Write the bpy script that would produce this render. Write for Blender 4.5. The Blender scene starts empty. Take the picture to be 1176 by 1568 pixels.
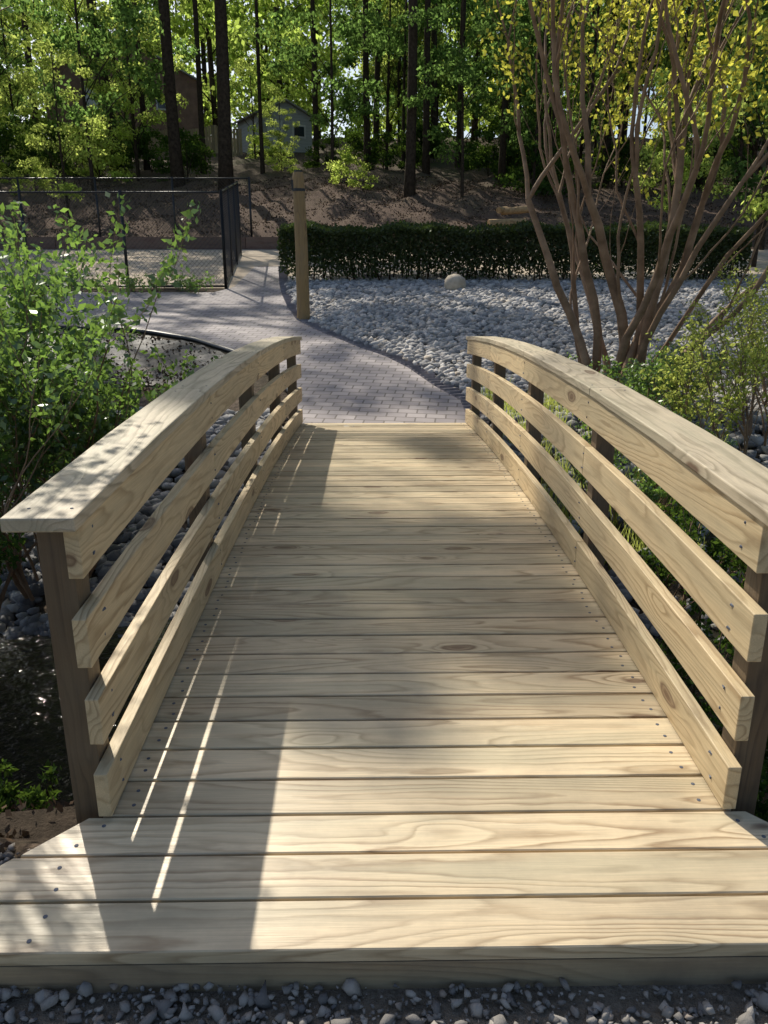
import bpy, math, random
import numpy as np
from mathutils import Vector, Matrix
R=np.random.default_rng(7); random.seed(7)
sc=bpy.context.scene
COL=sc.collection
# ---------------------------------------------------------------- helpers
def empty(name,loc=(0,0,0),rot=(0,0,0),scale=1.0,parent=None):
    e=bpy.data.objects.new(name,None); e.empty_display_size=.2
    e.location=loc; e.rotation_euler=rot; e.scale=(scale,)*3
    COL.objects.link(e)
    if parent: e.parent=parent
    return e
def obj(name,me,parent=None,loc=(0,0,0),rot=(0,0,0),scale=(1,1,1)):
    o=bpy.data.objects.new(name,me); o.location=loc; o.rotation_euler=rot; o.scale=scale
    COL.objects.link(o)
    if parent: o.parent=parent
    return o
def npmesh(name,V,F,mat,smooth=False):
    V=np.asarray(V,dtype=np.float32); F=np.asarray(F,dtype=np.int32)
    k=F.shape[1]; me=bpy.data.meshes.new(name)
    me.vertices.add(len(V)); me.vertices.foreach_set('co',V.ravel())
    me.loops.add(F.size); me.loops.foreach_set('vertex_index',F.ravel())
    me.polygons.add(len(F)); me.polygons.foreach_set('loop_start',np.arange(0,F.size,k,dtype=np.int32))
    try: me.polygons.foreach_set('loop_total',np.full(len(F),k,dtype=np.int32))
    except Exception: pass
    if smooth: me.polygons.foreach_set('use_smooth',np.ones(len(F),dtype=bool))
    me.materials.append(mat); me.update(calc_edges=True); me.validate()
    return me
def pymesh(name,V,F,mat,smooth=False):
    me=bpy.data.meshes.new(name); me.from_pydata([tuple(v) for v in V],[],[tuple(f) for f in F])
    me.materials.append(mat)
    if smooth: me.polygons.foreach_set('use_smooth',[True]*len(F))
    me.update(); return me
class Acc:
    def __init__(s): s.V=[]; s.F=[]
    def box(s,c,d,rot=None):
        b=len(s.V)
        for dx in(-.5,.5):
            for dy in(-.5,.5):
                for dz in(-.5,.5):
                    v=Vector((dx*d[0],dy*d[1],dz*d[2]))
                    if rot is not None: v=rot@v
                    s.V.append(v+Vector(c))
        for f in((0,1,3,2),(4,6,7,5),(0,4,5,1),(2,3,7,6),(0,2,6,4),(1,5,7,3)):
            s.F.append([b+i for i in f])
    def tube(s,pts,rad,n=7,cap=True):
        pts=[Vector(p) for p in pts]; b=len(s.V); m=len(pts)
        for i,p in enumerate(pts):
            t=(pts[min(i+1,m-1)]-pts[max(i-1,0)])
            if t.length<1e-6: t=Vector((0,0,1))
            t.normalize()
            a=Vector((1,0,0)) if abs(t.x)<.8 else Vector((0,1,0))
            u=t.cross(a).normalized(); w=t.cross(u)
            r=rad[i] if hasattr(rad,'__len__') else rad
            for k in range(n):
                an=2*math.pi*k/n
                s.V.append(p+(u*math.cos(an)+w*math.sin(an))*r)
        for i in range(m-1):
            for k in range(n):
                s.F.append([b+i*n+k,b+i*n+(k+1)%n,b+(i+1)*n+(k+1)%n,b+(i+1)*n+k])
        if cap:
            s.F.append([b+k for k in range(n)][::-1]); s.F.append([b+(m-1)*n+k for k in range(n)])
    def mesh(s,name,mat,smooth=False): return pymesh(name,s.V,s.F,mat,smooth)
# ---- node helpers
class M:
    def __init__(s,name):
        s.m=bpy.data.materials.new(name); s.m.use_nodes=True; s.t=s.m.node_tree; s.t.nodes.clear()
        s.out=s.t.nodes.new('ShaderNodeOutputMaterial')
    def n(s,typ,ins=None,**pr):
        x=s.t.nodes.new('ShaderNode'+typ)
        for k,v in pr.items(): setattr(x,k,v)
        if ins:
            for k,v in ins.items():
                if isinstance(v,bpy.types.NodeSocket): s.t.links.new(v,x.inputs[k])
                else: x.inputs[k].default_value=v
        return x
    def math(s,op,a,b=0.0,c=None):
        d={0:a,1:b}
        if c is not None: d[2]=c
        return s.n('Math',d,operation=op).outputs[0]
    def vmul(s,v,k): return s.n('VectorMath',{0:v,1:k},operation='MULTIPLY').outputs[0]
    def vadd(s,v,k): return s.n('VectorMath',{0:v,1:k},operation='ADD').outputs[0]
    def ramp(s,f,stops,interp='LINEAR'):
        r=s.n('ValToRGB',{0:f}); cr=r.color_ramp; cr.interpolation=interp
        while len(cr.elements)<len(stops): cr.elements.new(.5)
        for e,(p,c) in zip(cr.elements,stops):
            e.position=p; e.color=(c[0],c[1],c[2],1) if hasattr(c,'__len__') else (c,c,c,1)
        return r.outputs[0]
    def mix(s,f,a,b,bt='MIX'):
        x=s.t.nodes.new('ShaderNodeMix'); x.data_type='RGBA'; x.blend_type=bt
        for i,v in((0,f),(6,a),(7,b)):
            if isinstance(v,bpy.types.NodeSocket): s.t.links.new(v,x.inputs[i])
            else: x.inputs[i].default_value=v if i==0 else (v[0],v[1],v[2],1)
        return x.outputs[2]
    def noise(s,v,scale,detail=4,rough=.55,out=0):
        return s.n('TexNoise',{'Vector':v,'Scale':scale,'Detail':detail,'Roughness':rough}).outputs[out]
    def obj(s): return s.n('TexCoord').outputs['Object']
    def bsdf(s,col,rough=.7,bump=None,bs=.3,bd=.01,spec=.5,metal=0):
        d={'Base Color':col if isinstance(col,bpy.types.NodeSocket) else (col[0],col[1],col[2],1),'Roughness':rough,'Specular IOR Level':spec,'Metallic':metal}
        if bump is not None: d['Normal']=s.n('Bump',{'Height':bump,'Strength':bs,'Distance':bd}).outputs[0]
        b=s.n('BsdfPrincipled',d); s.t.links.new(b.outputs[0],s.out.inputs[0]); return s.m
def wood(name,axis,ca,cb,knot=(.12,.06,.03),rough=.55,vary=.45,green=.35,dirt=.35,kd=1.,grey=(.33,.31,.21),dark=.42):
    m=M(name); co=m.obj()
    isl=m.n('NewGeometry').outputs['Random Per Island']
    rv=m.n('CombineXYZ',{0:m.math('MULTIPLY',isl,37.),1:m.math('MULTIPLY',isl,53.),2:m.math('MULTIPLY',isl,71.)}).outputs[0]
    def sv(al,ac):
        v=[ac,ac,ac]; v[axis]=al; return tuple(v)
    g=m.vadd(m.vmul(co,sv(.55,6.)),rv)
    wob=m.noise(m.vadd(m.vmul(co,sv(5.,24.)),rv),1.,3)
    fld=m.noise(g,1.,1.5,.4)
    wv=m.n('TexNoise',{'Vector':m.vadd(m.vmul(co,sv(7.,16.)),rv),'Scale':1.,'Detail':2.}).outputs['Color']
    kv=m.vadd(m.vadd(m.vmul(co,sv(1.9*kd,5.6*kd)),rv),m.vmul(wv,(.12,.12,.12)))
    vor=m.n('TexVoronoi',{'Vector':kv,'Scale':1.}).outputs['Distance']
    kn=m.n('MapRange',{0:vor,1:0.,2:.36,3:1.,4:0.},interpolation_type='SMOOTHSTEP').outputs[0]
    f=m.math('ADD',m.math('MULTIPLY',fld,17.),m.math('MULTIPLY',kn,2.2))
    f=m.math('ADD',f,m.math('MULTIPLY',wob,.9))
    ring=m.math('FRACT',f)
    ringc=m.ramp(ring,[(0,0.),(.5,.2),(.82,1.),(1,0.)])
    patch=m.ramp(m.noise(m.vadd(m.vmul(co,sv(2.,5.)),rv),1.,3),[(.3,.25),(.6,1.)])
    fib=m.noise(m.vadd(m.vmul(co,sv(5.,240.)),rv),1.,3,.6)
    fibc=m.ramp(fib,[(.35,0.),(.68,1.)])
    c=m.mix(m.math('MULTIPLY',ringc,patch),ca,cb)
    c=m.mix(m.math('MULTIPLY',fibc,dark),c,(ca[0]*.52,ca[1]*.53,ca[2]*.55))
    big=m.noise(m.vadd(m.vmul(co,sv(.8,9.)),rv),1.,4)
    c=m.mix(m.math('MULTIPLY',m.ramp(big,[(.42,0.),(.62,1.)]),green),c,grey)
    dn=m.noise(co,2.2,6,.7)
    c=m.mix(m.math('MULTIPLY',m.ramp(dn,[(.45,0.),(.72,1.)]),dirt),c,(.18,.145,.105))
    br=m.math('ADD',m.math('MULTIPLY',isl,vary),1-vary*.5)
    c=m.mix(1.,c,m.n('CombineColor',{0:br,1:br,2:br}).outputs[0],'MULTIPLY')
    kc=m.ramp(vor,[(.04,1.),(.075,.65),(.11,.95),(.14,.15),(.19,0.)])
    c=m.mix(m.math('MULTIPLY',kc,.88),c,knot)
    h=m.math('ADD',m.math('MULTIPLY',fib,.6),m.math('MULTIPLY',ringc,.4))
    ro=m.math('ADD',m.math('MULTIPLY',fib,.3),rough-.12)
    return m.bsdf(c,ro,h,.5,.002,.5)
W_deck=wood('treated_pine_deck',0,(.70,.565,.365),(.30,.20,.105),vary=.46,rough=.40,green=.5,kd=.95)
W_rail=wood('treated_pine_rail',1,(.72,.56,.325),(.38,.255,.125),vary=.24,green=.25,dirt=.2,kd=.9)
W_cap=wood('treated_pine_cap',1,(.63,.53,.37),(.28,.225,.14),vary=.2,green=.5,dirt=.3,kd=.8)
W_fas=wood('weathered_fascia',0,(.38,.29,.18),(.2,.14,.08),vary=.2,dirt=.8)
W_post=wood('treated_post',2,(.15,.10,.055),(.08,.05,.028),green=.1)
W_pole=wood('pole_wood',2,(.36,.23,.09),(.18,.11,.045),green=.1,rough=.7)
def simple(name,a,b,scale,rough=.8,bs=.4,bd=.02,spec=.3,metal=0,detail=6):
    m=M(name); co=m.obj(); nz=m.noise(co,scale,detail)
    c=m.ramp(nz,[(.35,a),(.65,b)])
    return m.bsdf(c,rough,nz,bs,bd,spec,metal)
def leafmat(name,d,tcol,fac=.5,var=.35,gloss=0.):
    m=M(name); isl=m.n('NewGeometry').outputs['Random Per Island']
    pos=m.n('NewGeometry').outputs['Position']
    nz=m.noise(pos,.35,2)
    v=m.math('ADD',m.math('MULTIPLY',isl,var*2),1-var)
    v2=m.math('MULTIPLY',v,m.math('ADD',m.math('MULTIPLY',nz,1.0),.5))
    cc=m.n('CombineColor',{0:v2,1:v2,2:v2}).outputs[0]
    dc=m.mix(1.,d,cc,'MULTIPLY'); tc=m.mix(1.,tcol,cc,'MULTIPLY')
    db=m.n('BsdfDiffuse',{0:dc}); tb=m.n('BsdfTranslucent',{0:tc})
    mx=m.n('MixShader',{0:fac,1:db.outputs[0],2:tb.outputs[0]})
    if gloss>0:
        gl=m.n('BsdfGlossy',{0:(.7,.75,.7,1),'Roughness':.38})
        mx=m.n('MixShader',{0:gloss*.5,1:mx.outputs[0],2:gl.outputs[0]})
    m.t.links.new(mx.outputs[0],m.out.inputs[0]); return m.m
L_forest=leafmat('leaf_forest',(.08,.12,.035),(.60,.78,.16),.57,.5)
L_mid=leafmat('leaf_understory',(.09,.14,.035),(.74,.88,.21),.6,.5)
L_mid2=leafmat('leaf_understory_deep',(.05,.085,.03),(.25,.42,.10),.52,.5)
L_dark=leafmat('leaf_dark',(.04,.075,.022),(.13,.22,.03),.4)
L_hedge=leafmat('leaf_hedge',(.045,.06,.02),(.09,.14,.03),.3,gloss=.06)
L_myr=leafmat('leaf_crape_myrtle',(.12,.14,.03),(.84,.82,.12),.6,.45)
L_bush=leafmat('leaf_bush',(.055,.11,.03),(.28,.46,.08),.45,gloss=.2)
L_yel=leafmat('leaf_yellow_shrub',(.11,.15,.04),(.66,.74,.17),.5)
L_litter=leafmat('leaf_litter',(.11,.078,.055),(.05,.035,.02),.2)
Bark=simple('bark_dark',(.035,.026,.018),(.075,.055,.038),9,.95,.8,.03,.1)
BarkM=simple('bark_crape_myrtle',(.17,.105,.06),(.34,.225,.14),5,.7,.4,.01)
Black=simple('black_coated_steel',(.012,.012,.013),(.02,.02,.02),20,.4,.1,.001,.5)
Metal=simple('galvanized_screw',(.08,.09,.115),(.14,.155,.19),60,.7,.1,.001,.2,.0)
# ---------------------------------------------------------------- camera
cam=bpy.data.cameras.new('camera'); co=bpy.data.objects.new('camera',cam); COL.objects.link(co)
PITCH=17.2
co.location=(0,0,1.6); co.rotation_euler=(math.radians(90-PITCH),0,0)
cam.sensor_fit='VERTICAL'; cam.sensor_height=36; cam.lens=1178/1568*36; cam.clip_end=1500; cam.clip_start=.02
sc.camera=co
# ---------------------------------------------------------------- light
S=Vector((-.42,.77,.88)).normalized()
el=math.asin(S.z); az=math.atan2(S.x,S.y)
w=bpy.data.worlds.new('World'); sc.world=w; w.use_nodes=True
nt=w.node_tree; nt.nodes.clear()
sky=nt.nodes.new('ShaderNodeTexSky'); sky.sky_type='NISHITA'; sky.sun_disc=False
sky.sun_elevation=el; sky.sun_rotation=az; sky.air_density=1.; sky.dust_density=2
bg=nt.nodes.new('ShaderNodeBackground'); bg.inputs[1].default_value=.13
ow=nt.nodes.new('ShaderNodeOutputWorld'); nt.links.new(sky.outputs[0],bg.inputs[0]); nt.links.new(bg.outputs[0],ow.inputs[0])
sl=bpy.data.lights.new('sun','SUN'); sl.energy=5.0; sl.angle=math.radians(.53); sl.color=(1,.93,.80)
so=bpy.data.objects.new('sun',sl); COL.objects.link(so); so.location=S*60; so.rotation_euler=(-S).to_track_quat('-Z','Y').to_euler()
sc.view_settings.view_transform='Standard'; sc.view_settings.look='None'; sc.view_settings.exposure=0
# ---------------------------------------------------------------- terrain
KY=[-60,1.9,2.05,2.7,3.1,4.6,5.2,7.5,8.1,25,32.4,60,95,400]
KZ=[-.03,-.03,-.13,-.72,-.92,-.92,-.78,-.06,.03,2.31,4.7,10.8,14,34]
def wav(x,y):
    return (np.sin(x*1.3+y*.7)+np.sin(x*2.9-y*2.1+1)+.6*np.sin(x*5.3+y*4.7+2))/2.6
def g(x,y):
    x=np.asarray(x,float); y=np.asarray(y,float)
    z=np.interp(y+ .18*np.sin(x*1.1)*((y>2.2)&(y<7)),KY,KZ)
    amp=np.where((y>2.2)&(y<7.3),.07,0)+np.where(y>26,.18,0)
    return z+amp*wav(x,y)
def gz(x,y): return float(g(x,y))
ys=np.unique(np.concatenate([[-60,-20,-5],np.arange(0,9,.12),[8.1],np.arange(9,26,.5),[25],np.arange(26,70,1.),np.arange(70,400,12.)]))
xs=np.unique(np.concatenate([np.arange(-300,-30,15.),np.arange(-30,-8,1.),np.arange(-8,8,.15),np.arange(8,31,1.),np.arange(31,301,15.)]))
X,Y=np.meshgrid(xs,ys); Z=g(X,Y); nx=len(xs); ny=len(ys)
V=np.stack([X,Y,Z],-1).reshape(-1,3)
i=np.arange(nx-1)[None,:]+nx*np.arange(ny-1)[:,None]; i=i.ravel()
F=np.stack([i,i+1,i+nx+1,i+nx],1)
m=M('forest_floor'); c0=m.obj()
n1=m.noise(c0,.5,5); n2=m.noise(c0,14,6,.7); n3=m.noise(c0,60,4,.7)
c=m.ramp(n2,[(.3,(.045,.034,.025)),(.5,(.10,.075,.055)),(.7,(.20,.15,.11))])
c=m.mix(m.ramp(n1,[(.5,0.),(.7,.6)]),c,(.05,.07,.025))
sep=m.n('SeparateXYZ',{0:c0})
near=m.n('MapRange',{0:sep.outputs[1],1:1.9,2:1.6,3:0.,4:1.}).outputs[0]
c=m.mix(m.math('MULTIPLY',near,.85),c,m.ramp(n3,[(.3,(.16,.135,.105)),(.7,(.32,.28,.22))]))
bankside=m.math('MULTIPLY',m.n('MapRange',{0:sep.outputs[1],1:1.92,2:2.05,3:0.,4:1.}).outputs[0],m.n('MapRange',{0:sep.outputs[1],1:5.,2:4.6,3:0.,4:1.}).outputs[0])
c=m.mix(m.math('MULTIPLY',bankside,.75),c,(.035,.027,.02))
bank=m.math('MULTIPLY',m.n('MapRange',{0:sep.outputs[1],1:24.8,2:25.4,3:0.,4:1.}).outputs[0],m.n('MapRange',{0:sep.outputs[1],1:36.,2:33.,3:0.,4:1.}).outputs[0])
c=m.mix(m.math('MULTIPLY',bank,.6),c,(.16,.105,.08))
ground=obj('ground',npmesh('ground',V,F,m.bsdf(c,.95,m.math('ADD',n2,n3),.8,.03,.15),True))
def sheet(name,poly,mat,dz,res=.5):
    V=[(x,y,gz(x,y)+dz) for x,y in poly]
    return obj(name,pymesh(name,V,[list(range(len(V)))],mat))
# paver path
m=M('paver_brick'); c0=m.obj()
rot=m.n('VectorRotate',{'Vector':c0,'Angle':.12},rotation_type='Z_AXIS').outputs[0]
br=m.n('TexBrick',{'Vector':rot,'Color1':(.25,.225,.24,1),'Color2':(.46,.41,.405,1),'Mortar':(.08,.07,.065,1),'Scale':1.,'Mortar Size':.010,'Mortar Smooth':.2,'Brick Width':.22,'Row Height':.15,'Bias':-.1})
nz=m.noise(c0,1.2,4); c=m.mix(m.math('MULTIPLY',nz,.45),br.outputs[0],(.36,.31,.28))
n2=m.noise(c0,90,3); c=m.mix(m.math('MULTIPLY',n2,.3),c,(.2,.18,.18))
PAV=m.bsdf(c,.7,m.math('SUBTRACT',1.,br.outputs['Fac']),.5,.006,.3)
right=[(.93,8.14),(.90,9.1),(.63,9.7),(.33,10.6),(.02,11.25),(-.48,12.),(-1.05,12.95),(-1.53,13.9),(-1.84,15.15),(-2.12,16.6),(-2.35,18.),(-2.75,21.)]
left=[(-3.35,21.),(-3.3,17.6),(-3.6,16.9),(-14,16.9),(-14,13.6),(-6.5,13.4),(-4.3,13.1),(-3.7,12.8),(-2.93,12.3),(-2.2,11.5),(-1.5,10.3),(-1.05,9.2),(-.95,8.14)]
path=sheet('paver_path',right+left,PAV,.012)
a=Acc()
def ribbon(a,pts,w,h,dz):
    for (x0,y0),(x1,y1) in zip(pts[:-1],pts[1:]):
        L=math.hypot(x1-x0,y1-y0); n=max(1,int(L/.11)); 
        for k in range(n):
            t=(k+.5)/n; x=x0+(x1-x0)*t; y=y0+(y1-y0)*t
            an=math.atan2(y1-y0,x1-x0)
            a.box((x,y,gz(x,y)+dz),(L/n*.93,w,h),Matrix.Rotation(an,3,'Z')@Matrix.Rotation(.13*math.sin(an),3,'Y'))
ribbon(a,[(x+.1,y+.03) for x,y in right],.2,.05,.0)
EDG=simple('paver_edge',(.20,.18,.19),(.32,.29,.30),8,.8)
o=obj('paver_path_edging',a.mesh('edging',EDG))
a=Acc(); pts=left[3:-1][::-1]
P=[]
for (x0,y0),(x1,y1) in zip(pts[:-1],pts[1:]):
    for t in np.linspace(0,1,6)[:-1]: P.append((x0+(x1-x0)*t,y0+(y1-y0)*t-.06))
a.tube([(x,y,gz(x,y)+.03) for x,y in P],.04,6); obj('plastic_path_edging',a.mesh('edge',Black,True))
m=M('pale_sand'); c0=m.obj(); nz=m.noise(c0,3,6,.7); c=m.ramp(nz,[(.3,(.38,.31,.23)),(.7,(.58,.49,.39))])
SAND=m.bsdf(c,.95,m.noise(c0,80,4),.4,.01,.1)
sheet('sand_area',[(-14,17.5),(-3.3,17.5),(-3.3,21.1),(-2.5,21.1),(-2.3,19.4),(12,19.4),(12,25.),(-14,25.)],SAND,.006)
m=M('stone_bed'); c0=m.obj(); vo=m.n('TexVoronoi',{'Vector':c0,'Scale':13.})
c=m.ramp(m.noise(c0,25,3),[(.3,(.12,.12,.12)),(.7,(.32,.32,.31))]); c=m.mix(m.ramp(vo.outputs['Distance'],[(.3,0.),(.8,.8)]),c,(.05,.045,.04))
BED=m.bsdf(c,.9,vo.outputs['Distance'],-.9,.05,.3)
bedpoly=[(.95,8.3)]+[(x+.02,y) for x,y in right[1:-1]]+[(-2.3,19.3),(14,19.3),(14,9.),(6,8.3)]
sheet('river_stone_bed',bedpoly,BED,.004)
# ---------------------------------------------------------------- rocks
import bmesh
def ico(sub):
    bm=bmesh.new(); bmesh.ops.create_icosphere(bm,subdivisions=sub,radius=1)
    v=np.array([x.co[:] for x in bm.verts]); f=np.array([[q.index for q in p.verts] for p in bm.faces]); bm.free(); return v,f
IV1,IF1=ico(1); IV2,IF2=ico(2)
def rocks(name,P,S,mat,sub=1,flat=.6,rough=.18,smooth=True,parent=None):
    IV,IF=(IV1,IF1) if sub==1 else (IV2,IF2)
    n=len(P); nv=len(IV)
    var=[]
    for k in range(14):
        v=IV*(1+R.normal(0,rough,(nv,1)))
        v=v*np.array([1,R.uniform(.55,.95),flat*R.uniform(.75,1.2)]); var.append(v)
    var=np.array(var)
    ang=R.uniform(0,6.283,n); base=var[R.integers(0,14,n)]*np.asarray(S)[:,None,None]
    tl=R.uniform(-.5,.5,n)
    c,s=np.cos(tl)[:,None],np.sin(tl)[:,None]
    y=base[...,1]*c-base[...,2]*s; z=base[...,1]*s+base[...,2]*c; base=np.stack([base[...,0],y,z],-1)
    c,s=np.cos(ang)[:,None],np.sin(ang)[:,None]
    x=base[...,0]*c-base[...,1]*s; y=base[...,0]*s+base[...,1]*c
    V=np.stack([x,y,base[...,2]],-1)+np.asarray(P)[:,None,:]
    F=IF[None]+ (np.arange(n)*nv)[:,None,None]
    return obj(name,npmesh(name,V.reshape(-1,3),F.reshape(-1,3),mat,smooth),parent)
def rockmat(name,stops,rough=.8):
    m=M(name); isl=m.n('NewGeometry').outputs['Random Per Island']; c0=m.obj()
    c=m.ramp(isl,stops); nz=m.noise(c0,40,5,.65); c=m.mix(m.math('MULTIPLY',nz,.5),c,(.17,.15,.13))
    return m.bsdf(c,rough,nz,.5,.01,.35)
RK=rockmat('river_stone',[(0,(.19,.19,.195)),(.35,(.37,.365,.36)),(.6,(.52,.50,.48)),(.85,(.68,.65,.61)),(1,(.44,.37,.29))])
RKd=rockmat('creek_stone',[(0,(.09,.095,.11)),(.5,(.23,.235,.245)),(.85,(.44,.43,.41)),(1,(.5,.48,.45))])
GRV=rockmat('crushed_gravel',[(0,(.10,.10,.105)),(.5,(.24,.228,.21)),(.85,(.42,.395,.36)),(1,(.30,.235,.18))])
def inpoly(x,y,poly):
    ins=np.zeros(len(x),bool); j=len(poly)-1
    for i in range(len(poly)):
        xi,yi=poly[i]; xj,yj=poly[j]
        c=((yi>y)!=(yj>y))&(x<(xj-xi)*(y-yi)/(yj-yi+1e-12)+xi); ins^=c; j=i
    return ins
n=30000; x=R.uniform(-2.4,11,n); y=8.3+ (R.uniform(0,1,n)**1.15)*10.9
k=inpoly(x,y,[(px+.14,py) if px<5 else (px,py) for px,py in bedpoly]); x,y=x[k],y[k]
s=R.uniform(.03,.08,len(x))*(1+(y-8)*.03)
rocks('river_stones',np.stack([x,y,g(x,y)+s*.35],-1),s,RK)
n=5200; x=np.concatenate([R.uniform(-4.6,-.3,n),R.uniform(.6,4.5,n//3)]); y=R.uniform(4.7,8.6,len(x)); y=np.where((np.abs(x)<1.15)&(y>7.9),7.2,y)
s=R.uniform(.035,.11,len(x))
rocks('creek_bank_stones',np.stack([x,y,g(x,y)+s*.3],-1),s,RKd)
n=300; x=R.uniform(-5,5,n); y=R.uniform(3.7,4.7,n); s=R.uniform(.03,.1,n)
rocks('creek_bed_stones',np.stack([x,y,g(x,y)+s*.2],-1),s,RKd)
n=19000; x=R.uniform(-1.9,1.9,n); y=R.uniform(.75,1.9,n); s=np.exp(R.normal(-5.1,.6,n)).clip(.002,.025)
cl=R.uniform(0,1,n)<.45+.55*(np.sin(x*5+y*3)*np.sin(y*13-x*4+1)>-.25)
k=((y<1.41)|(np.abs(x)>1.17+ .5*(1.5-y)))&cl; x,y,s=x[k],y[k],s[k]
rocks('gravel',np.stack([x,y,-.03+s*.25+.02*np.clip(1-(1.42-y)/.12,0,1)*(y<1.42)],-1),s,GRV,1,.7,.3,False)
bm=simple('boulder_stone',(.42,.35,.26),(.60,.52,.41),6,.85,.6,.03)
rocks('boulder',np.array([(1.53,17.2,gz(1.53,17.2)+.12)]),[.34],bm,2,.62,.04)
rocks('boulder',np.array([(5.6,14.2,gz(5.6,14.2)+.1)]),[.24],bm,2,.7,.05)
# ---------------------------------------------------------------- water
m=M('creek_water'); c0=m.obj(); nz=m.noise(c0,9,4)
WAT=m.bsdf((.02,.018,.013),.07,nz,.5,.05,.5)
obj('creek_water',pymesh('water',[(-40,2.2,-.80),(40,2.2,-.80),(40,6,-.80),(-40,6,-.80)],[(0,1,2,3)],WAT))
# ---------------------------------------------------------------- bridge
BR=empty('wooden_footbridge',(.13,0,0),(0,0,math.radians(.9)))
Y0,YA,YE=1.415,1.84,8.19
def zd(y):
    t=(y-YA)/(YE-YA); return .12-.05*t+.115*4*t*(1-t)
a=Acc(); nb=46; step=(YE-Y0)/nb; sc_=Acc()
for k in range(nb):
    e1,e2=random.uniform(.0035,.006),random.uniform(.0035,.006)
    ya=Y0+k*step+e1; yb=Y0+(k+1)*step-e2; za,zb=zd(ya),zd(yb); th=.036
    j=random.uniform(-.002,.002)
    def hw(y): return .905 if y>YA+.02 else .93+ (YA+.02-y)*1.02
    b=len(a.V)
    ch=.003
    for sx in(-1,1):
        prof=[(ya,za-th),(ya,za-ch),(ya+ch,za),(yb-ch,zb),(yb,zb-ch),(yb,zb-th)]
        for (py,pz) in prof: a.V.append(Vector((sx*hw(py),py,pz+j)))
    a.F.append([b+i for i in range(6)]); a.F.append([b+6+i for i in range(6)][::-1])
    for i in range(6):
        q=(i+1)%6; a.F.append([b+i,b+6+i,b+6+q,b+q][::-1])
    for sx in(-1,1):
        for f in(.27,.73):
            py=ya+(yb-ya)*f+random.uniform(-.006,.006); px=sx*(min(hw(py),1.02)-.075+random.uniform(-.012,.012))
            sc_.tube([(px,py,zd(py)+j-.002),(px,py,zd(py)+j+.0008)],.006,8)
o=obj('deck',a.mesh('deck',W_deck),BR)
obj('deck_screws',sc_.mesh('screws',Metal),BR)
a=Acc(); a.box((0,Y0+.022,zd(Y0)-.036-.075),(2.6,.036,.145)); obj('front_fascia',a.mesh('fascia',W_fas),BR)
def strip(a,x0,x1,ya,yb,z0,z1,n):
    b=len(a.V)
    for i in range(n+1):
        y=ya+(yb-ya)*i/n; z=zd(y)
        a.V+= [Vector((x0,y,z+z0)),Vector((x1,y,z+z0)),Vector((x1,y,z+z1)),Vector((x0,y,z+z1))]
    for i in range(n):
        q=b+4*i
        for k in range(4): a.F.append([q+k,q+(k+1)%4,q+4+(k+1)%4,q+4+k])
    a.F.append([b,b+3,b+2,b+1]); q=b+4*n; a.F.append([q,q+1,q+2,q+3])
def bevel(o,w=.003):
    md=o.modifiers.new('bevel','BEVEL'); md.width=w; md.segments=2; md.limit_method='ANGLE'; md.angle_limit=math.radians(40)
posts=[1.95,3.55,5.1,6.6,8.06]
nail=Acc()
for side in(-1,1):
    sn='left' if side<0 else 'right'
    for r,h in enumerate((.008,.24,.485,.73)):
        a=Acc(); xa=.872*side; xb=.911*side
        st=YA+ (0,.0,.0,.02)[r]+ random.uniform(-.01,.01)
        jo=[st,3.55+ (1.55 if r%2 else 0),6.6,8.2]
        for q in range(3):
            strip(a,min(xa,xb),max(xa,xb),jo[q]+(.0015 if q else 0),jo[q+1]-.0015,h,h+.14,max(3,int((jo[q+1]-jo[q])/.25)))
        o=obj(f'rail_{sn}_{r+1}',a.mesh('rail',W_rail),BR); bevel(o)
        for py in posts:
            for f in(.035,.105):
                nail.tube([(xa-side*.0006,py+random.uniform(-.02,.02),zd(py)+h+f),(xa+side*.004,py,zd(py)+h+f)],.0045,7)
    a=Acc(); x1,x2=(.862*side,1.045*side)
    jo=[YA-.03,3.5,5.1,6.6,8.27]
    for q in range(4):
        strip(a,min(x1,x2),max(x1,x2),jo[q]+(.0015 if q else 0),jo[q+1]-.0015,.872,.910,2)
        for jy in (jo[q]+.07,jo[q+1]-.07):
            for jx in (.892,1.0):
                zz=zd(jy)+.910; nail.tube([(jx*side,jy,zz-.004),(jx*side,jy,zz+.0008)],.0045,7)
    o=obj(f'cap_rail_{sn}',a.mesh('cap',W_cap),BR); bevel(o,.005)
    a=Acc()
    for py in posts:
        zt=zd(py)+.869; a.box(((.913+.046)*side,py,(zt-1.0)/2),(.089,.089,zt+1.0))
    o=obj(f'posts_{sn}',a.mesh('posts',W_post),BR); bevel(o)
    a=Acc(); strip(a,min(.80*side,.86*side),max(.80*side,.86*side),YA-.2,YE,-.28,-.038,14); obj(f'girder_{sn}',a.mesh('girder',W_post),BR)
obj('rail_nails',nail.mesh('nails',Metal),BR)
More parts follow.
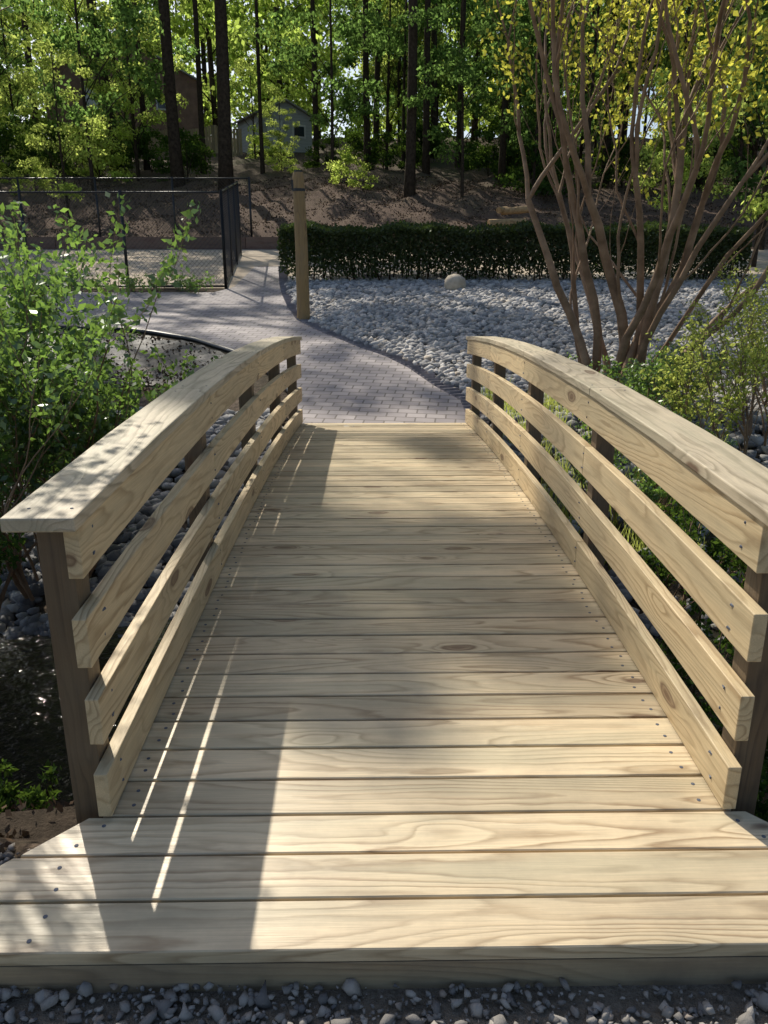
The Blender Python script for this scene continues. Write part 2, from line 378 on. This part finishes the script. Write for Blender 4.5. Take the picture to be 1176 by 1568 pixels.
# ---------------------------------------------------------------- leaves
def leafmesh(name,P,S,mat,asp=.5,up=0.,seed=None):
    n=len(P); d=R.normal(0,1,(n,3)); d[:,2]-=up; d/=np.linalg.norm(d,axis=1)[:,None]
    r=R.normal(0,1,(n,3)); r[:,2]*=.5; s=np.cross(d,r); s/=np.linalg.norm(s,axis=1)[:,None]+1e-9
    S=np.asarray(S)[:,None] if hasattr(S,'__len__') else S
    a=P; b=P+d*S*.45+s*S*asp*.5; c=P+d*S; e=P+d*S*.45-s*S*asp*.5
    V=np.stack([a,b,c,e],1).reshape(-1,3); F=np.arange(4*n).reshape(n,4)
    return npmesh(name,V,F,mat)
def blobs(C,rad,per,flat=.7):
    C=np.asarray(C); n=len(C); rad=np.broadcast_to(rad,(n,))
    p=R.normal(0,1,(n,per,3)); p/=np.linalg.norm(p,axis=2)[...,None]
    p*=(R.uniform(0,1,(n,per,1))**.45); p[...,2]*=flat
    return (C[:,None,:]+p*rad[:,None,None]).reshape(-1,3)
def crown(name,h0,h1,rmax,nb,per,br,ls,mat,shape='tall'):
    t=R.uniform(0,1,nb); h=h0+(h1-h0)*t
    prof=rmax*np.sqrt(np.clip(1-(2*t-1)**2,0.08,1)) if shape=='tall' else rmax*np.sqrt(np.clip(1-t**2,.1,1))
    an=R.uniform(0,6.283,nb); r=prof*np.sqrt(R.uniform(0.05,1,nb))
    C=np.stack([r*np.cos(an),r*np.sin(an),h],-1)
    P=blobs(C,br*R.uniform(.6,1.25,nb),per,.5)
    return leafmesh(name,P,ls*R.uniform(.7,1.3,len(P)),mat,.6,.3),C
def trunk(name,h,r,C,mat,nl=12,lean=0.02):
    a=Acc(); ph=random.uniform(0,6)
    pts=[(lean*z*.5+.12*math.sin(z*.25+ph),.1*math.sin(z*.3+ph*2),z) for z in np.linspace(-.5,h,14)]
    a.tube(pts,[r*(1.25 if i==0 else 1-.75*i/13) for i in range(14)],9)
    idx=R.permutation(len(C))[:nl]
    for q in idx:
        c=C[q]; zb=max(h*.1,c[2]-1.2-.3*math.hypot(c[0],c[1])); zb=min(zb,h*.93); 
        rr=r*(1-.75*zb/h)*.35
        p0=np.array([lean*zb*.5+.12*math.sin(zb*.25+ph),.1*math.sin(zb*.3+ph*2),zb])
        mid=(p0+c)/2+np.array([0,0,.25])
        a.tube([p0,mid,c],[rr,rr*.6,rr*.25],5)
    return a.mesh(name,mat,True)
TALL=[];MID=[];SHR=[];FAR=[]
for v in range(3):
    me,C=crown('tall_crown',12,25,3.4,14,170,.95,.27,L_forest); TALL.append((me,trunk('tall_trunk',25,.28,C,Bark,14)))
for v in range(4):
    me,C=crown('mid_crown',1.8,9,2.6,30,130,.72,.17,L_mid if v<2 else L_mid2); MID.append((me,trunk('mid_trunk',8.8,.085,C,Bark,16)))
for v in range(3):
    me,C=crown('shrub_crown',.15,2.2,1.4,24,100,.45,.13,L_mid if v<1 else L_dark,'dome'); SHR.append((me,trunk('shrub_stem',2,.03,C,Bark,12)))
for v in range(2):
    me,C=crown('far_crown',1,22,4.2,52,80,1.6,.44,L_forest); FAR.append((me,trunk('far_trunk',24,.22,C,Bark,10)))
def plant(name,kind,x,y,s=1.,sz=None,tr=None,tilt=(0,0),parent=None,v=None):
    me,tm=kind[random.randrange(len(kind)) if v is None else v]
    e=empty(name,(x,y,gz(x,y)-.1),(tilt[0],tilt[1],random.uniform(0,6.28) if tilt==(0,0) else 0),1,parent)
    obj('crown',me,e,scale=(s,s,sz or s)); obj('trunk',tm,e,scale=((tr or s),(tr or s),sz or s))
    return e
for (x,y,s,tr,ti) in [(-12.3,38.4,1,.9,(0,-.06)),(-11,39,.9,.5,(0,0)),(-8.16,33.2,1.05,.9,(0,-.012)),(-6.1,32.4,1.05,1.0,(0,-.012)),(-8.3,38.5,.9,.5,(0,0)),(-5.4,37.5,.85,.35,(0,0)),
    (.98,31.8,1.,.75,(0,0)),(-.8,40,1,.6,(0,0)),(-.4,44,1,.6,(0,0)),(1.9,38,1,.6,(0,0)),(3.6,40,1,.55,(0,0)),(5.,35,.95,.55,(0,0)),(6.8,37,1,.7,(0,0)),(9,34,1,.6,(0,0)),(10.5,37,1,.8,(0,0)),(13,34,1,.8,(0,0)),(16,37,1,.9,(0,0)),
    (-15.5,33,1,.9,(0,0)),(-18,37,1,.9,(0,0)),(-3.4,42,1,.5,(0,0)),(2.6,45,1,.7,(0,0)),(7.6,43,1,.7,(0,0))]:
    plant('deciduous_tree',TALL,x,y,s,s,tr,ti)
rng=random.Random(3)
def clear(x,y):
    px=588+x/(y*.93)*1178
    return 335<px<490 and y<50
cnt=0
while cnt<58:
    x=rng.uniform(-26,24); y=rng.uniform(31,52)
    if abs(x)>y*.56+2 or clear(x,y): continue
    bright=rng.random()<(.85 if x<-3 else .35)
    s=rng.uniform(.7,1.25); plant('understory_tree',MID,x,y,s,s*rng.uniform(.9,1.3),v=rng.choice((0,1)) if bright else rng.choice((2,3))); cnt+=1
cnt=0
while cnt<44:
    x=rng.uniform(-20,18); y=rng.uniform(31.5,44)
    if clear(x,y): continue
    s=rng.uniform(.5,1.1); plant('woodland_shrub',SHR,x,y,s); cnt+=1
plant('understory_tree',MID,-6.9,44.5,.6,.55,v=0); plant('understory_tree',MID,-5.0,41,.33,.36,v=1); plant('woodland_shrub',SHR,-6.6,45,.6); plant('woodland_shrub',SHR,-4.6,38,.6)
DF=empty('distant_forest')
for k in range(60):
    y=rng.uniform(56,100); x=rng.uniform(-.62,.62)*y
    if -.55*y<x<-.28*y and rng.random()<.6: continue
    s=rng.uniform(.8,1.25); e=plant('distant_tree',FAR,x,y,s,None,None,(0,0),DF)
for (x,y,s,v) in [(9.5,21,.8,0),(11.5,25,.9,2),(8.6,24.5,.6,1),(12,17,.85,0),(10.2,15.2,.5,1),(-15,26,1.,2),(-10.5,27.5,.6,0)]:
    plant('understory_tree',MID,x,y,s,v=v)
# added unseen tree: crown clumps placed to shade the bridge and path
OK=empty('added_shade_tree',(0,0,0)); C=[]
ox,oy=-12.6,26.0; oz=gz(ox,oy)
tg=[]
for k in range(26): tg.append((R.uniform(-.6,1.0),R.uniform(2.7,3.9),.42,24))
for k in range(5): tg.append((R.uniform(-.35,.15),R.uniform(2.0,2.6),.3,24))
for k in range(5): tg.append((R.uniform(.5,1.3),R.uniform(5.5,7.6),.4,24))
for k in range(30): tg.append((R.uniform(-6,6),R.uniform(-3,8.5),.8,24))
for k in range(26): tg.append((R.uniform(-4.5,2.5),R.uniform(8.8,15.5),.5,16))
tg=[t for t in tg if not (abs(t[0])<1.9 and t[1]>.2 and t[2]>.6) and not (t[0]>-1 and -2<t[1]<1.8)]
for (tx,ty,rr,hm) in tg:
    h=hm+R.uniform(-2.5,2.5); C.append((tx-.477*h,ty+.875*h,h+gz(tx,ty)*(ty>8)))
C=np.array(C); rr=np.array([t[2] for t in tg])
P=blobs(C,rr,85,.6); obj('crown',leafmesh('shade_tree_leaves',P,.19*R.uniform(.7,1.3,len(P)),L_forest,.6,.3),OK)
a=Acc(); tp=[(ox+ (z-oz)*.02,oy,z) for z in np.linspace(oz-.5,27,12)]
a.tube(tp,list(np.linspace(.33,.1,12)),10)
for q in range(0,len(C),2):
    c=C[q]; zb=max(11,c[2]-4); zb=min(zb,25); p0=(ox+(zb-oz)*.02,oy,zb); a.tube([p0,((p0[0]+c[0])/2,(p0[1]+c[1])/2,(zb+c[2])/2+.4),tuple(c)],[.07,.045,.015],5)
obj('trunk',a.mesh('shade_tree_trunk',Bark,True),OK)
# ---------------------------------------------------------------- hedge
H=empty('clipped_hedge')
n=60000; x=R.uniform(-2.35,8.2,n); u=R.uniform(0,1,n)
yy=18.15+R.uniform(0,1.15,n); zz=R.uniform(.12,1.15,n)
front=R.uniform(0,1,n)<.5; yy=np.where(front,18.15+R.exponential(.08,n),yy)
top=(~front)&(R.uniform(0,1,n)<.5); zz=np.where(top,1.15-R.exponential(.06,n),zz)
zz=zz+.05*np.sin(x*2.3)+.03*np.sin(x*6.1)+R.normal(0,.025,n); zz=np.where(zz<.1,.1+R.uniform(0,.8,n),zz)
keep=R.uniform(0,1,n)<np.clip((zz-.05)/.55,.08,1)
P=np.stack([x,yy,g(x,yy)+zz],-1)[keep]
obj('hedge_leaves',leafmesh('hedge_leaves',P,.075*R.uniform(.7,1.3,len(P)),L_hedge,.6),H)
a=Acc()
for k in range(130):
    x0=R.uniform(-2.3,8.1); y0=R.uniform(18.3,19.2); z0=gz(x0,y0)
    a.tube([(x0,y0,z0-.05),(x0+R.normal(0,.06),y0,z0+.35),(x0+R.normal(0,.2),y0+R.normal(0,.1),z0+.95)],[.02,.015,.006],5)
obj('hedge_stems',a.mesh('stems',Bark),H)
# ---------------------------------------------------------------- pole
a=Acc(); px,py=-1.42,14.0; z0=gz(px,py)
a.tube([(0,0,-.3),(0,0,1.2),(-.02,0,2.32),(-.02,0,2.4)],[.118,.108,.10,.085],14)
PO=empty('wooden_pole',(px,py,z0)); obj('shaft',a.mesh('shaft',W_pole,False),PO)
a=Acc(); a.tube([(-.02,0,2.1),(-.02,0,2.145)],.108,14); a.box((-.12,-.02,2.2),(.03,.05,.16)); a.tube([(-.02,0,2.4),(-.02,0,2.43)],.07,12); obj('strap_and_hook',a.mesh('strap',Black),PO)
# ---------------------------------------------------------------- chain link fences
def fence(name,p0,p1,h,nposts,mesh=True):
    e=empty(name); a=Acc(); p0=np.array(p0);p1=np.array(p1); L=np.linalg.norm(p1-p0)
    def P(t,z): 
        q=p0+(p1-p0)*t; return (q[0],q[1],gz(*q)+z)
    for k in range(nposts): a.tube([P(k/(nposts-1),-.2),P(k/(nposts-1),h+.04)],.034,8)
    for z in(.06,h): a.tube([P(t,z) for t in np.linspace(0,1,12)],.022,6)
    obj('posts_and_rails',a.mesh('frame',Black,True),e)
    a=Acc(); sp=.10/L
    t=-h/L
    while t<1:
        for sgn in(1,-1):
            q0,q1=t,t+h/L; z0,z1=(0,h) if sgn>0 else (h,0)
            f0=max(0,(0-q0)/(q1-q0)); f1=min(1,(1-q0)/(q1-q0))
            if f1>f0: a.tube([P(q0+(q1-q0)*f0,.05+z0+(z1-z0)*f0),P(q0+(q1-q0)*f1,.05+z0+(z1-z0)*f1)],.003,3,False)
        t+=sp
    obj('mesh_wires',a.mesh('wires',Black),e); return e
fence('chain_link_fence',(-14,17.4),(-3.43,17.4),1.95,6)
fence('chain_link_fence',(-3.43,17.4),(-4.15,23.5),1.95,4)
fence('chain_link_fence',(-16,25.6),(-4.15,25.6),1.9,6)
a=Acc(); 
for k in range(6):
    x0=-14+k*1.95; a.box((x0+.97,25.1,gz(x0,25.1)+.13),(1.93,.1,.42))
a.box((-1.,25.1,gz(-1,25.1)+.12),(2.4,.1,.3))
CW=wood('weathered_timber',0,(.16,.085,.06),(.09,.05,.035),green=.1); obj('timber_retaining_curb',a.mesh('curb',CW))
# ---------------------------------------------------------------- landscape fabric
xs=np.linspace(-6.2,-1.75,90); ys=np.linspace(9.7,12.9,60); X,Y=np.meshgrid(xs,ys)
Yl=np.interp(xs,[-6.2,-4.3,-2.93,-2.2,-1.75],[13.2,12.95,12.15,11.35,10.6])[None,:]
Y=9.7+(Y-9.7)/(3.2)*(Yl-9.7-.1)
Zf=g(X,Y)+.03+.012*np.sin(Y*19+2*np.sin(X*1.3)+X*1.5)+.009*np.sin(X*7+Y*9)+.006*np.sin(X*23-Y*11)
V=np.stack([X,Y,Zf],-1).reshape(-1,3); i=(np.arange(89)[None,:]+90*np.arange(59)[:,None]).ravel(); F=np.stack([i,i+1,i+91,i+90],1)
m=M('landscape_fabric'); c0=m.obj(); nf=m.noise(c0,1.5,5,.65)
c=m.ramp(nf,[(.42,(.05,.05,.055)),(.55,(.08,.07,.06)),(.68,(.15,.11,.08))])
FAB=m.bsdf(c,.6,m.noise(c0,25,4),.4,.01,.4); obj('landscape_fabric',npmesh('fabric',V,F,FAB,True))
n=5000; x=R.uniform(-6.4,-1.8,n); y=R.uniform(9.3,12.9,n); yl=np.interp(x,[-6.2,-4.3,-2.93,-2.2,-1.75],[13.2,12.95,12.15,11.35,10.6])-.2
w_=R.uniform(0,1,n)<.25+.75*(np.sin(x*1.7+1)*np.sin(y*2.1)>.25); k=(y<yl)&w_; x,y=x[k],y[k]
P=np.stack([x,y,g(x,y)+.05],-1)
obj('mulch_scatter',leafmesh('mulch',P,.06*R.uniform(.5,1.3,len(P)),L_litter,.6))
# ---------------------------------------------------------------- crape myrtle
def branchy(a,leafpts,p,d,L,r,depth,twist=.25,grav=0.,spr=.38):
    pts=[Vector(p)]; rr=[r]; d=Vector(d).normalized(); n=7
    for k in range(n):
        d=(d+Vector((random.gauss(0,twist*.35),random.gauss(0,twist*.35),.05+grav))).normalized()
        pts.append(pts[-1]+d*L/n); rr.append(r*(1-.4*(k+1)/n))
    a.tube(pts,rr,8 if r>.02 else 5,False)
    if depth<=0:
        for q in pts[2:]: leafpts.append(q)
        return
    for k in range(3):
        b=pts[-1] if k<2 else pts[random.randrange(3,6)]
        nd=(d+Vector((random.gauss(0,spr),random.gauss(0,spr),random.uniform(-.05,.25)))).normalized()
        branchy(a,leafpts,b,nd,L*random.uniform(.55,.8),rr[-1]*(.8 if k<2 else .5),depth-1,twist,grav,spr)
CM=empty('crape_myrtle_tree'); a=Acc(); lp=[]
bx,by=2.82,9.5; bz=gz(bx,by)
stems=[(-.26,-.1,-.14,.0,.06),(-.2,.15,-.07,.1,.06),(-.12,-.2,-.03,-.05,.055),(-.02,0,.0,.1,.07),(.05,-.2,.04,-.1,.06),(.12,.1,.07,.05,.075),(.2,-.1,.12,.0,.065),(.28,.1,.2,.1,.055),(.3,-.15,.42,-.15,.045),(0,.25,.02,.25,.05),(.1,-.3,.10,-.25,.045),(-.3,.1,-.22,.15,.04),(.25,-.2,.95,-.1,.04),(.3,.2,.6,.2,.035)]
for (ox,oy,lx,ly,r) in stems:
    random.seed(int(ox*100+oy*1000+50)+11)
    branchy(a,lp,(bx+ox,by+oy,bz-.1),(lx*.9,ly,1),random.uniform(2.2,3.0),r,3,.36,0.,.27)
obj('stems',a.mesh('stems',BarkM,True),CM)
lp=np.array([p[:] for p in lp]); hh=lp[:,2]-bz
k=R.uniform(0,1,len(lp))<np.clip((hh-1.6)/2.,0,1)*(.45+.55*np.clip((lp[:,0]-2.)/3,0,1)); lp=lp[k]
P=blobs(lp,.2,9); obj('leaves',leafmesh('leaves',P,.065*R.uniform(.7,1.3,len(P)),L_myr,.6),CM)
# ---------------------------------------------------------------- near bushes
def bush(name,x,y,z,h,spread,nst,mat,ls,per,seed,dirb=(0,0),minz=.1,depth=2,r=.014):
    random.seed(seed); e=empty(name); a=Acc(); lp=[]
    for k in range(nst):
        an=random.uniform(0,6.28); q=random.uniform(.1,1)*spread
        branchy(a,lp,(x+math.cos(an)*.2,y+math.sin(an)*.2,z-.05),(math.cos(an)*q+dirb[0],math.sin(an)*q+dirb[1],1),h*random.uniform(.3,.6),r*random.uniform(.7,1.2),depth,.35)
    obj('stems',a.mesh('stems',BarkM if ls>.04 else Bark,True),e)
    P=np.array([p[:] for p in lp]); P=blobs(P,ls*1.3,per)
    obj('leaves',leafmesh('leaves',P,ls*R.uniform(.6,1.25,len(P)),mat,.5,.0),e); return e
bush('leafy_bush',-2.45,5.3,-.6,2.1,.45,24,L_bush,.062,10,5,(.08,0))
bush('leafy_bush',-3.2,5.9,-.5,2.3,.5,22,L_bush,.06,9,6)
bush('leafy_bush',-2.75,4.4,-.7,2.0,.45,24,L_bush,.055,9,9)
bush('creekside_shrub',-2.85,3.9,-.8,1.2,.5,18,L_dark,.05,8,7)
bush('creekside_shrub',-2.5,6.0,-.5,1.1,.8,18,L_bush,.05,7,8)
# added unseen sapling: leaf clumps placed to dapple left cap rail and deck
SP=empty('added_dapple_sapling'); a=Acc(); bz2=gz(-2.7,3.9)
a.tube([(-2.7,3.9,bz2-.1),(-2.66,3.9,.6),(-2.5,3.95,1.7),(-2.25,3.95,2.6),(-2.05,3.95,3.3)],[.04,.034,.026,.018,.008],8)
C=[]
for k in range(46):
    if k<30: ty=R.uniform(1.8,2.75); tx=R.uniform(-1.05,-.78); tz=1.0
    else: ty=R.uniform(1.35,1.6); tx=R.uniform(-1.2,-.85); tz=.05
    h=R.uniform(1.7,2.3)+(1.0-tz); c=np.array([tx-.477*h,ty+.875*h,tz+h])
    C.append(c); p0=np.array([-2.5+.22*R.uniform(0,1.6),3.95,R.uniform(1.7,3.0)])
    a.tube([p0,(p0+c)/2+np.array([0,0,.08]),c],[.009,.006,.002],4,False)
P=blobs(np.array(C),.11,9); obj('leaves',leafmesh('leaves',P,.055*R.uniform(.7,1.2,len(P)),L_bush,.55),SP)
obj('trunk',a.mesh('trunk',BarkM,True),SP)
for q,(x,y,h,mt) in enumerate([(2.0,3.6,.9,L_dark),(2.2,5.0,1.0,L_dark),(2.1,6.3,.8,L_bush),(2.4,7.6,.8,L_bush),(3.2,6.6,1.4,L_yel),(3.9,7.6,1.5,L_yel),(4.6,8.8,1.4,L_yel),(3.1,8.6,.7,L_bush),(1.7,2.6,.8,L_dark),(4.2,5.6,1.5,L_bush),(6.6,11.4,1.3,L_yel),(7.2,13,1.4,L_yel)]):
    bush('creekside_shrub',x,y,gz(x,y),h,.8,15,mt,.042,6,30+q)
# grass tufts along the right bank
n=2600; gx=[];
cx=R.uniform(1.2,3.2,130); cy=R.uniform(5.6,9.2,130); ci=R.integers(0,130,n)
bx_=cx[ci]+R.normal(0,.05,n); by_=cy[ci]+R.normal(0,.05,n); bz_=g(bx_,by_); hh_=R.uniform(.12,.38,n); la=R.uniform(0,6.283,n); lo=R.uniform(.02,.16,n); wd=.004
A0=np.stack([bx_-wd,by_,bz_],-1); A1=np.stack([bx_+wd,by_,bz_],-1); T=np.stack([bx_+np.cos(la)*lo,by_+np.sin(la)*lo,bz_+hh_],-1); Mi=(A0+T)/2+np.array([0,0,.04]); Mj=(A1+T)/2+np.array([0,0,.04])
V=np.stack([A0,A1,Mj,Mi,T],1).reshape(-1,3); b_=np.arange(n)[:,None]*5
F=np.concatenate([b_+np.array([[0,1,2]]),b_+np.array([[0,2,3]]),b_+np.array([[3,2,4]])])
obj('grass_tufts',npmesh('grass',V,F,L_yel))
for q,(x,y) in enumerate([(-4.2,17.1),(-5.2,17.),(-3.9,16.95),(-6.3,17.1),(-4.7,17.2)]):
    bush('ornamental_plant',x,y,gz(x,y),.45,.9,8,L_bush,.07,2,60+q,depth=1,r=.006)
n=7000; x=R.uniform(-4,4,n); y=R.uniform(1.75,3.2,n); k=np.abs(x)>1.1; x,y=x[k],y[k]
P=np.stack([x,y,g(x,y)+.01],-1); obj('leaf_litter',leafmesh('litter',P,.035*R.uniform(.5,1.3,len(P)),L_litter,.6))
for q,(x,y) in enumerate([(-1.35,2.2),(-1.6,2.35),(-1.9,2.2),(-1.2,2.45),(1.5,2.2)]):
    bush('ground_ivy',x,y,gz(x,y),.14,1.5,14,L_dark,.03,3,90+q,depth=1,r=.003)
n=22000; x=R.uniform(-13,14,n); y=R.uniform(25.3,36,n); P=np.stack([x,y,g(x,y)+.02],-1)
obj('bank_leaf_litter',leafmesh('litter2',P,.085*R.uniform(.5,1.3,len(P)),L_litter,.6))
# ---------------------------------------------------------------- log pile
LOG=simple('cut_log',(.30,.19,.09),(.50,.34,.18),12,.8); a=Acc()
for (x,y,z,an,r,L) in [(3.6,26.6,.12,.15,.14,1.3),(4.4,26.5,.12,-.1,.14,1.2),(4.0,26.7,.36,.3,.13,1.3),(4.9,26.8,.14,.6,.12,.9),(4.3,27.,.56,-.3,.11,.9),(3.9,27.1,.72,1.0,.1,.6)]:
    c,s=math.cos(an),math.sin(an); b=gz(x,y)
    a.tube([(x-c*L/2,y-s*L/2,b+z),(x+c*L/2,y+s*L/2,b+z+.06)],r,10)
obj('log_pile',a.mesh('logs',LOG))
# ---------------------------------------------------------------- buildings
SID=M('vinyl_siding'); c0=SID.obj(); sp=SID.n('SeparateXYZ',{0:c0}); f=SID.math('FRACT',SID.math('MULTIPLY',sp.outputs[2],6.))
SIDM=SID.bsdf(SID.ramp(f,[(0,(.25,.26,.27)),(.12,(.42,.43,.44)),(1,(.48,.49,.50))]),.6,f,.4,.02)
ROOF=simple('shingle_roof',(.24,.23,.22),(.36,.35,.34),15,.7)
TRIM=simple('white_trim',(.6,.6,.6),(.7,.7,.7),5,.5)
GLS=M('window_glass').bsdf((.03,.04,.05),.1)
BRW=simple('brown_siding',(.20,.12,.085),(.28,.17,.12),3,.8)
def house(name,x,y,w,d,h,rh,wall,rz=0.):
    z=gz(x,y)-.2; e=empty(name,(x,y,z),(0,0,rz))
    V=[(-w/2,-d/2,0),(w/2,-d/2,0),(w/2,d/2,0),(-w/2,d/2,0),(-w/2,-d/2,h),(w/2,-d/2,h),(w/2,d/2,h),(-w/2,d/2,h),(0,-d/2,h+rh),(0,d/2,h+rh)]
    F=[(0,1,5,8,4),(1,2,6,5),(2,3,7,9,6),(3,0,4,7)]
    obj('walls',pymesh('walls',V,F,wall),e)
    a=Acc(); o=.25; 
    for s in(-1,1):
        L=math.hypot(w/2+o,rh*(1+o/(w/2))); an=math.atan2(rh,w/2)
        a.box((s*(w/4+o/2),0,h+rh/2-rh*o/w+.05),(L,d+.5,.08),Matrix.Rotation(s*an,3,'Y'))
    obj('roof',a.mesh('roof',ROOF),e)
    a=Acc(); a.box((-w*.2,-d/2-.02,h*.42),(.9,.05,h*.84)); a.box((w*.25,-d/2-.02,h*.6),(.8,.05,.7)); obj('trim',a.mesh('trim',TRIM),e)
    a=Acc(); a.box((w*.25,-d/2-.05,h*.6),(.6,.03,.5)); obj('window',a.mesh('glass',GLS),e)
    return e
house('garden_shed',-6.35,49,3.2,3.5,1.9,.7,SIDM,.5)
house('brown_house',-17,56,9,8,3.4,2.2,BRW,.3)
a=Acc()
for k in range(34):
    x=-13.5+k*.17; a.box((x,46.5,gz(x,46.5)+.7),(.15,.03,1.4))
obj('wooden_privacy_fence',a.mesh('wf',wood('fence_wood',2,(.42,.30,.17),(.3,.2,.1))))
